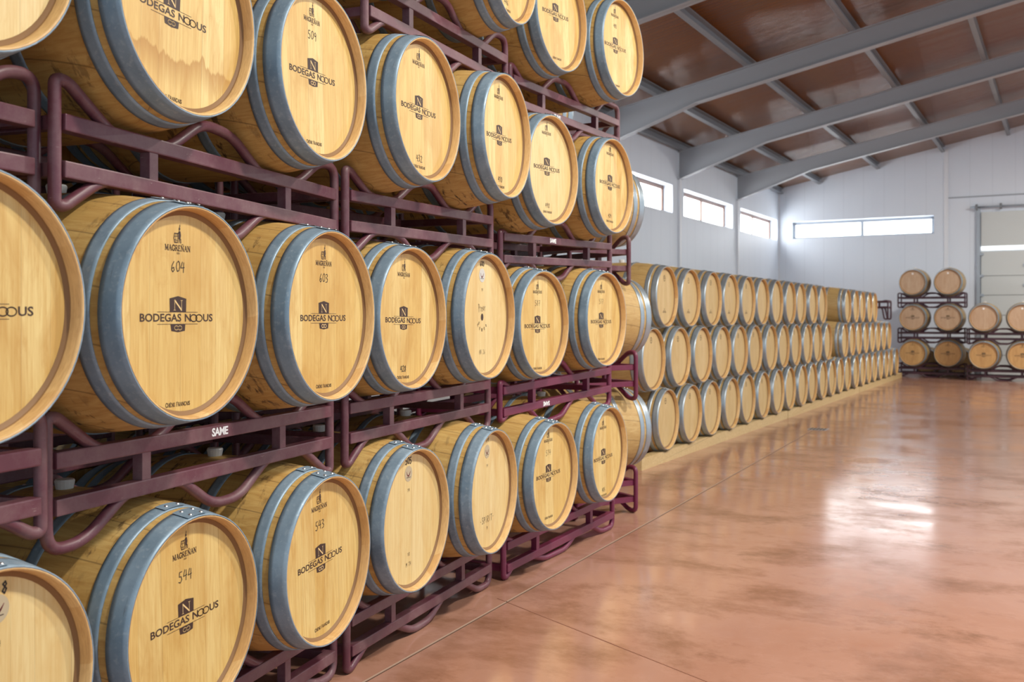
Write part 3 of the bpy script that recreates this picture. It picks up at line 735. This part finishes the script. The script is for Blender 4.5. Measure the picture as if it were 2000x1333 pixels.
BAY = {'0': ('0', None, 19.4), '1': ('1', '2', 19.5), '2': ('3', '4', 22.5), '3': ('5', '6', 28.7)}
RACKINFO = {
 '0B': 'carrying the pale barrel in the top left corner', '0C': 'under the eye-level barrel cut by the left edge', '0D': 'on the floor under the lower left barrel with kraft sticker',
 '1A': 'at the top of the nearest whole stack, above barrel 509', '1B': 'under the stained golden barrel and barrel 509', '1C': 'under barrels 604 and 603, lettered SAME', '1D': 'on the floor under barrels 544 and 543',
 '2A': 'under barrel 446 near the upper photo edge', '2B': 'under barrels 432 and 410', '2C': 'under barrels 428 and 600', '2D': 'on the floor under barrel 505',
 '3A': 'of the top tier at the aisle end, with upside down letters', '3B': 'under barrel 429, lettered SAME', '3C': 'under barrels 587 and 517, with upside down letters', '3D': 'on the floor under barrel 514, bright plum'}
def zc(k): return BAR[k][2]
for key, info in RACKINFO.items():
    b, tier = key; i, j, yaw = BAY[b]; a = R(yaw); d = Vector((math.sin(a), math.cos(a), 0)); n = Vector((math.cos(a), -math.sin(a), 0))
    below = {'A': 'B', 'B': 'C', 'C': 'D', 'D': None}[tier]
    def qz(k):
        if k in BAR: return Vector((BAR[k][0], BAR[k][1], 0)), BAR[k][2]
        return None
    if b == '0':
        p1 = Vector((BAR[tier + '0'][0], BAR[tier + '0'][1], 0))
        c = p1 - d * 0.37 - n * 0.2; qu = (-0.37, 0.37); qd = qu
        if below: e = (Vector((BAR[below + '0'][0], BAR[below + '0'][1], 0)) - c).dot(d); qd = (e - 0.74, e)
        up0 = up1 = BAR[tier + '0'][2] - 0.337
        L0, L1 = -0.72, (0.69 if tier == 'D' else 0.725)
    else:
        k1, k2 = tier + i, tier + j
        if key == '1A': k1, k2 = 'B1', 'B2'
        P1, P2 = qz(k1)[0], qz(k2)[0]; c = (P1 + P2) / 2 - n * 0.2
        if below and key != '1A':
            Q = (qz(below + i)[0] + qz(below + j)[0]) / 2; c = c + n * ((Q - (P1 + P2) / 2).dot(n) / 2)
        q = lambda k: (qz(k)[0] - c).dot(d)
        qu = (q(k1), q(k2)); qd = qu if below is None else (q(below + i), q(below + j))
        off = {'1': 0.035, '2': 0.075, '3': 0.125}[b]; hl = 0.69 if b != '3' else 0.74
        if key == '2B': off = 0.06
        if key == '2C': off = 0.10
        L0, L1 = off - hl, off + hl
        def lev(ka, kb):
            hi = BAR[ka][2] - 0.327 * BAR[ka][4] if ka and key != '1A' else None
            lo = BAR[kb][2] + 0.327 * BAR[kb][4] + GAP + RAIL_H if kb else None
            if hi is None: return lo + 0.006
            if lo is None: return hi - 0.012
            return (lo + hi) / 2
        z1, z2 = lev(k1, below and below + i), lev(k2, below and below + j)
        sl = (z2 - z1) / max(0.3, qu[1] - qu[0]); up0 = z1 + sl * (L0 - qu[0]); up1 = z1 + sl * (L1 - qu[0])
    stick = {'1C': (0.02, 'upper', False), '3B': (-0.02, 'upper', False), '3C': (-0.10, 'lower', True), '3A': (-0.08, 'lower', True)}.get(key)
    paint = PAINT_FRESH if b == '3' and tier in 'CD' else PAINT
    zb = 0.0 if tier == 'D' else min(up0, up1) - GAP - RAIL_H - 0.08
    kw = dict(flat=-0.012 if b == '2' and tier in 'B' else -0.021)
    foot = 'floor' if tier == 'D' else None
    rk = make_rack(Vector((c.x, c.y, zb)), PI / 2 - a, L0, L1, up0 - zb, up1 - zb, qu, qd, paint, 'burgundy steel barrel rack ' + info, 'front racks', stick, foot=foot, **kw)
    if b in '123' and key != '1A' and key != '3D':
        r2 = copy_tree(rk); r2.location = Vector((c.x, c.y, zb)) - n * 1.03
        for ch in r2.children:
            if ch.name.startswith('lettering'): bpy.data.objects.remove(ch); break
        tag(r2, 'shaded rear row rack, behind the rack ' + info.split(',')[0], 'barrel rack', 'rear row racks')

# turned stack between the front racks and the long floor stack
AX = Vector((math.sin(R(58)), math.cos(R(58)), 0)); PX = Vector((-AX.y, AX.x, 0))
post = Vector((0.885, 7.03, 0)); PHI_T = PI / 2 + R(32)
TIERN = {0: 'bottom', 1: 'second lowest', 2: 'third lowest', 3: 'top'}
for tr in range(4):
    z = 0.24 + 0.826 * tr
    sh, sp = ((0.0, 0.0), (0.0, 0.0), (-0.04, 0.03), (-0.10, 0.10))[tr]
    spb = (0, 0, 0, 0.03)[tr]
    c = post + PX * (0.72 + sp) + AX * sh
    q = (-0.37, 0.37)
    # local -y faces AX, local x runs against PX
    make_rack(Vector((c.x, c.y, z - 0.24)), PHI_T, -0.72, 0.72, 0.24, 0.24, q, tuple(x - sp + spb for x in q), PAINT_FRESH if tr < 2 else PAINT,
              'burgundy rack turned askew behind the front racks, %s level' % TIERN[tr], 'turned stack behind the front racks', foot='floor' if tr == 0 else None)
    for w, (off, nm) in enumerate(((0.35, 'near'), (1.09, 'far'))):
        if tr == 3 and w == 0: continue
        cc = post + PX * (off + sp) + AX * (0.20 - 0.475 + sh)
        barrel(Vector((cc.x, cc.y, z + 0.334)), PHI_T, 1.0, 'pale', 'bright hooped barrel on the turned stack, %s level, %s one of two' % (TIERN[tr], nm), 'barrels of the turned stack')

# ------------------------------------------------------------------ long floor stack along the left wall
ORD = ['first', 'second', 'third', 'fourth', 'fifth', 'sixth', 'seventh', 'eighth', 'ninth', 'tenth', 'eleventh', 'twelfth', 'thirteenth', 'fourteenth', 'fifteenth', 'sixteenth',
       'seventeenth', 'eighteenth', 'nineteenth', 'twentieth', 'twenty-first', 'twenty-second', 'twenty-third', 'twenty-fourth']
P0 = Vector((1.51, 9.52, 0)); SP = 0.69; PHI_L = PI / 2 - TH
def stack_barrel(u, z, label, marks, push=0.0):
    p = P0 + DV * u - NV * (HL + push)
    barrel(Vector((p.x, p.y, z)), PHI_L, 1.015, 'pale', label, 'barrels of the long floor stack', 0, marks)
jit = lambda: random.uniform(-0.012, 0.012)
for i in range(0, 22):
    stack_barrel(i * SP, 0.415, 'pale barrel, %s from near end, bottom row of the long floor stack' % ORD[i], [('burnt_seal', SEAL)], jit())
for i in range(0, 12):
    stack_barrel((i - .5) * SP, 1.01, 'pale barrel, %s from near end, middle row of the long floor stack' % ORD[i], [('burnt_seal', SEAL)], jit())
for i in range(13, 21):
    stack_barrel((i - .5) * SP, 1.01, 'pale barrel, %s beyond the gap, middle row of the long floor stack' % ORD[i - 13], [('burnt_seal', SEAL)], jit())
for i in range(0, 11):
    stack_barrel(i * SP, 1.605, 'pale barrel, %s from near end, top row of the long floor stack' % ORD[i], [('burnt_seal', SEAL), ('small_print', NOTE)] if i < 5 else [], jit())
for i in range(13, 18):
    stack_barrel(i * SP, 1.605, 'pale barrel, %s beyond the gap, top row of the long floor stack' % ORD[i - 13], [], jit())
# scalloped timbers the bottom row lies on
for nm, off in (('front', 0.02), ('rear', 0.84)):
    for sgm in range(3):
        u0, u1 = -0.62 + sgm * 5.4, -0.62 + (sgm + 1) * 5.4 - 0.03
        n = int((u1 - u0) / 0.03); vs = []; fs = []
        o = P0 + DV * u0 - NV * off
        for i in range(n + 1):
            u = u0 + (u1 - u0) * i / n; du = abs((u / SP) - round(u / SP)) * SP
            r = 0.316; zt = min(0.110, 0.415 - math.sqrt(max(r * r - du * du, 0)) - 0.002)
            if round(u / SP) < 0: zt = 0.110 if u < -SP / 2 else zt
            for yy in (0, 0.09):
                q = DV * (u - u0) - NV * yy
                vs += [(q.x, q.y, 0), (q.x, q.y, zt)]
        for i in range(n):
            a0, b0 = 4 * i, 4 * i + 4
            fs += [(a0, b0, b0 + 1, a0 + 1), (a0 + 2, a0 + 3, b0 + 3, b0 + 2), (a0 + 1, b0 + 1, b0 + 3, a0 + 3), (a0, a0 + 2, b0 + 2, b0)]
        fs += [(0, 1, 3, 2), (4 * n, 4 * n + 2, 4 * n + 3, 4 * n + 1)]
        mb = MB(); mb.add(vs, fs); b = mb.build('cradle_timber', PINE); b.location = o
        tag(b, 'scalloped pine timber under the %s of the long floor stack, %s length' % ('heads' if nm == 'front' else 'rear ends', ('near', 'middle', 'far')[sgm]), 'timber', 'timbers under the floor stack')

# ------------------------------------------------------------------ racks by the end wall
PHI_E = -TH
def end_stack(origin, tiers, tag_name, kinds, words):
    c = origin + NV * 0.3785
    for tr in range(tiers):
        z = 0.24 + 0.826 * tr; rb = c + DV * 0.2
        make_rack(Vector((rb.x, rb.y, z - 0.24)), PHI_E, -0.72, 0.72, 0.24, 0.24, (-.3785, .3785), (-.3785, .3785), PAINT_DARK,
                  'dark rack %s, %s' % (tag_name, words[tr]), 'racks by the end wall', foot='floor' if tr == 0 else None)
        for w, nm in ((0, 'left'), (1, 'right')):
            p = origin + NV * 0.757 * w + DV * HL
            kt, marks = kinds[tr]
            barrel(Vector((p.x, p.y, z + 0.334)), PHI_E, 1.0, kt, 'oak barrel %s, %s, on the %s' % (tag_name, words[tr], nm), 'barrels by the end wall', 0, marks)
BR = ('brown', [('winery_mark', LOGO), ('cooper_mark', COOPER)])
E1 = Vector((9.327, 22.9, 0)); E2 = Vector((10.36, 21.6, 0))
end_stack(E1, 3, 'in the stack below the end window', [BR, ('grey', [('winery_mark', LOGO), ('cooper_mark', COOPER)]), ('grey', [('round_sticker', ROUND_PALE)])], ['lowest level', 'middle level', 'uppermost level'])
end_stack(E2, 2, 'in the stack before the shutter door', [BR, ('grey', [('round_sticker', ROUND_PALE)])], ['lowest level', 'uppermost level'])
for w, nm in ((0, 'left'), (1, 'right')):
    p = E1 + NV * 0.757 * w + DV * (HL + 1.0) + NV * 0.18
    barrel(Vector((p.x, p.y, 0.345)), PHI_E, 1.0, 'pale', 'pale barrel on the floor behind the stack below the end window, on the %s' % nm, 'barrels by the end wall')
# lone rack lying at the far end of the long floor stack
p = P0 + DV * 12.55 - NV * 0.3
make_rack(Vector((p.x, p.y, 1.01 + 0.345)), PHI_E, -0.5, 0.42, 0.40, 0.40, (-.22, .2), (-.22, .2), PAINT_DARK, 'small dark empty rack at the far end of the long floor stack', None, depth=0.4, foot='floor')

# ------------------------------------------------------------------ the hall
ROOF_Z0, SLOPE, SMAX, TMAX = 4.87, 0.198, 17.0, 31.0
def struct(o): o['kind'] = 'structure'; return o
mb = MB(); mb.frame(hall(TMAX, -0.3, -0.2), DV * (TMAX + 0.3), NV * (SMAX + 0.3), Vector((0, 0, 0.2))); struct(mb.build('floor', FLOOR))
# walls built round their window openings
WT = 0.26
WINS = [(0.16, 3.53), (4.18, 7.51), (8.17, 11.5), (12.15, 15.5)]
WZ0, WZ1 = 3.47, 4.02
mb = MB()
def lw(t0, t1, z0, z1): mb.frame(hall(t1, 0, z0), DV * (t1 - t0), NV * -WT, Vector((0, 0, z1 - z0)))
lw(-WT, TMAX, 0, WZ0); lw(-WT, TMAX, WZ1, ROOF_Z0 + 0.02)
prev = -WT
for a, b in WINS: lw(prev, a, WZ0, WZ1); prev = b
lw(prev, TMAX, WZ0, WZ1)
struct(mb.build('wall_left', WALL))
EZ0, EZ1, ES0, ES1 = 3.51, 3.965, 0.33, 3.87
mb = MB()
def ew(s0, s1, z0, z1): mb.frame(hall(0, s0, z0), NV * (s1 - s0), DV * WT, Vector((0, 0, z1 - z0)))
ew(0, SMAX, 0, EZ0); ew(0, ES0, EZ0, EZ1); ew(ES1, SMAX, EZ0, EZ1)
a = [hall(0, 0, EZ1), hall(0, SMAX, EZ1), hall(0, SMAX, ROOF_Z0 + SLOPE * SMAX), hall(0, 0, ROOF_Z0)]
b = [p + DV * WT for p in a]
mb.add(a + b, [(0, 1, 2, 3), (7, 6, 5, 4), (0, 4, 5, 1), (1, 5, 6, 2), (2, 6, 7, 3), (3, 7, 4, 0)])
struct(mb.build('wall_end', WALL))
mb = MB(); mb.frame(hall(TMAX, -0.3, ROOF_Z0 - 0.3 * SLOPE), DV * (TMAX + 0.3), NV * (SMAX + 0.3) + Vector((0, 0, SLOPE * (SMAX + 0.3))), Vector((0, 0, 0.08))); struct(mb.build('ceiling', ROOF))

# windows
wn = 0
def window(axis_o, along, inward, s0, s1, z0, z1, mull, fm, label):
    global wn
    wn += 1
    root = empty('window_%d' % wn, axis_o(s0 * 0.5 + s1 * 0.5, z0)); struct(root)
    def bx(name, mat, u0, u1, za, zb, dep, th):
        mb = MB(); o = axis_o(u0, za) - inward * dep - root.location
        mb.frame(o, along * (u1 - u0), inward * -th, Vector((0, 0, zb - za))); mb.build(name, mat, root)
    D = 0.19; f = 0.08
    bx('window_pane', PANE, s0, s1, z0, z1, D + 0.03, 0.01)
    for (u0, u1, za, zb) in [(s0, s0 + f, z0, z1), (s1 - f, s1, z0, z1), (s0, s1, z0, z0 + f * 0.6), (s0, s1, z1 - f, z1)]: bx('window_frame', fm, u0, u1, za, zb, D, 0.03)
    for m in mull: bx('mullion', fm, m - f / 2, m + f / 2, z0, z1, D - 0.005, 0.035)
for a, b in WINS:
    window(lambda u, z: hall(u, 0, z), -DV, NV, a, b, WZ0, WZ1, [(a + b) / 2], FRAME_BROWN, '')
window(lambda u, z: hall(0, u, z), NV, -DV, ES0, ES1, EZ0, EZ1, [2.12], FRAME_GREY, '')

# wall trims: slim white columns, corner strip, end-wall seam and ledge
tn = 0
def trim(o, ex, ey, ez, m=TRIM):
    global tn
    tn += 1
    mb = MB(); mb.frame(Vector((0, 0, 0)), ex, ey, ez); b = mb.build('trim_%d' % tn, m); b.location = o; struct(b)
RAFT = [3.86, 7.84, 11.82, 15.8]
for t in RAFT: trim(hall(t + 0.05, 0, 0), DV * 0.10, NV * 0.05, Vector((0, 0, 4.2)))
trim(hall(0, 4.10, 0), NV * 0.10, DV * -0.03, Vector((0, 0, 5.6)))
trim(hall(0, 4.20, 4.36), NV * (SMAX - 4.2), DV * -0.02, Vector((0, 0, 0.03)), FRAME_GREY)
trim(hall(0.03, 0, 0), DV * 0.03, NV * 0.03, Vector((0, 0, 4.8)))

# rafters with tapered haunches at the wall
for i, t in enumerate(RAFT):
    zt = lambda s: ROOF_Z0 - 0.155 + SLOPE * s
    sec = [(0.02, 0.56), (1.76, 0.31), (SMAX, 0.31)]
    root = empty('roof_rafter', hall(t, 0.02, 4.16)); rl = root.location.copy()
    def strip(name, half, fz0, fz1):
        mb = MB(); vs = []
        for s, dp in sec:
            for sd in (-1, 1):
                vs += [hall(t + sd * half, s, zt(s) - fz0(dp)) - rl, hall(t + sd * half, s, zt(s) - fz1(dp)) - rl]
        fs = []
        for k in range(2):
            o = 4 * k; q = 4 * k + 4
            fs += [(o, q, q + 1, o + 1), (o + 2, o + 3, q + 3, q + 2), (o, o + 2, q + 2, q), (o + 1, q + 1, q + 3, o + 3)]
        fs += [(0, 1, 3, 2), (8, 10, 11, 9)]
        mb.add(vs, fs); bm = bmesh.new(); me = mb.mesh(name, STEEL_GREY); bm.from_mesh(me); bmesh.ops.recalc_face_normals(bm, faces=bm.faces); bm.to_mesh(me); bm.free()
        put(name, me, root)
    strip('web', 0.008, lambda d: 0, lambda d: d)
    strip('top_flange', 0.075, lambda d: 0, lambda d: 0.015)
    strip('bottom_flange', 0.075, lambda d: d, lambda d: d - 0.015)
    tag(root, 'grey steel roof rafter, %s counted from the end wall' % ORD[i], 'roof beam', 'roof rafters')
PUR = [0.06, 1.06, 2.51, 4.05, 5.5, 6.95, 8.4, 9.85, 11.3]
for i, s in enumerate(PUR):
    z = ROOF_Z0 + SLOPE * s; mb = MB(); o = hall(TMAX, s, z - 0.155)
    up = Vector((0, 0, 0.155)); E = DV * TMAX
    mb.frame(Vector((0, 0, 0)), E, NV * 0.014, up); mb.frame(Vector((0, 0, 0)), E, NV * 0.075 + Vector((0, 0, 0.0148)), Vector((0, 0, 0.012))); mb.frame(Vector((0, 0, 0.128)), E, NV * 0.075 + Vector((0, 0, 0.0148)), Vector((0, 0, 0.012)))
    b = mb.build('roof_purlin', STEEL_DARK); b.location = o
    tag(b, 'long dark grey roof purlin, %s counted up the roof from the left wall' % ORD[i], 'roof beam', 'roof purlins')

# sectional door in the end wall
root = empty('door_1', hall(0, 4.92, 0)); struct(root); rl = root.location.copy()
def db(name, mat, s0, s1, z0, z1, d0, d1):
    mb = MB(); mb.frame(hall(0, s0, z0) - DV * d0 - rl, NV * (s1 - s0), DV * -(d1 - d0), Vector((0, 0, z1 - z0))); return mb.build(name, mat, root)
ZS = [0.0, 0.49, 0.98, 1.46, 1.95, 2.42, 3.02]
for a, b in zip(ZS, ZS[1:]): db('door_section', DOORM, 4.94, 8.9, a + 0.006, b - 0.006, 0.0, 0.05)
db('door_backing', DOOR_LINE, 4.94, 8.9, 0, 3.02, 0.0, 0.02)
db('door_light', PANE_DOOR, 4.94, 8.9, 3.05, 3.14, 0.0, 0.045)
db('door_section', DOORM, 4.94, 8.9, 3.15, 3.98, 0.0, 0.05)
db('track', ZINC_TRACK, 4.84, 4.92, 0, 4.08, 0.0, 0.09); db('track', ZINC_TRACK, 8.92, 9.0, 0, 4.08, 0.0, 0.09)
mb = MB(); mb.tube([hall(0, 4.7, 4.1) - DV * 0.12 - rl, hall(0, 9.1, 4.1) - DV * 0.12 - rl], 0.022, 10); mb.build('spring_shaft', ZINC_TRACK, root)
for s in (4.82, 5.35, 6.25):
    mb = MB(); mb.tube([hall(0, s, 4.1) - DV * 0.12 - rl, hall(0, s + 0.05, 4.1) - DV * 0.12 - rl], 0.075, 16); mb.build('cable_drum', STEEL_DARK, root)
for z in (1.95, 2.42, 2.95):
    db('hinge', ZINC_TRACK, 4.92, 5.0, z - 0.03, z + 0.03, 0.05, 0.09)
for z in (2.18, 2.66): db('hinge', ZINC_TRACK, 5.85, 5.93, z - 0.03, z + 0.03, 0.05, 0.08)

# floor joints and drain
JA, JB = Vector((-0.573, 3.78, 0)), Vector((1.089, 7.04, 0)); jd = (JB - JA).normalized()
def joint(a, b, w, mat, name, label):
    d = (b - a).normalized(); nn = Vector((d.y, -d.x, 0)); mb = MB()
    mb.frame(Vector((0, 0, 0)), b - a, nn * w, Vector((0, 0, 0.0015))); o = mb.build(name, mat); o.location = a; struct(o)
JM = plain('joint_sealant', (0.44, 0.30, 0.22), 0.5); JD = plain('joint_gap', (0.10, 0.05, 0.03), 0.7)
tn += 1; joint(JA - jd * 3, JB + jd * 6, 0.009, JM, 'trim_%d' % tn, '')
tn += 1; joint(JA - jd * 3 + Vector((0.010, -0.005, 0)), JB + jd * 6 + Vector((0.010, -0.005, 0)), 0.004, JD, 'trim_%d' % tn, '')
jq = Vector((0.571, -0.78, 0)).normalized(); JF = plain('faint_joint', (0.33, 0.155, 0.10), 0.5)
tn += 1; joint(Vector((0.049, 4.74, 0)) - jq * 0.2, Vector((0.049, 4.74, 0)) + jq * 5, 0.006, JF, 'trim_%d' % tn, '')
dr = empty('floor_drain', (3.84, 12.33, 0), -TH); tag(dr, 'small dark drain grating set in the red floor beside the long floor stack', 'drain')
mb = MB(); mb.box((0, 0, 0.002), (0.22, 0.22, 0.004)); mb.build('drain_frame', ZINC_TRACK, dr)
for k in range(5):
    mb = MB(); mb.box((-0.08 + 0.04 * k, 0, 0.0045), (0.018, 0.19, 0.003)); mb.build('grate_slot', JD, dr)
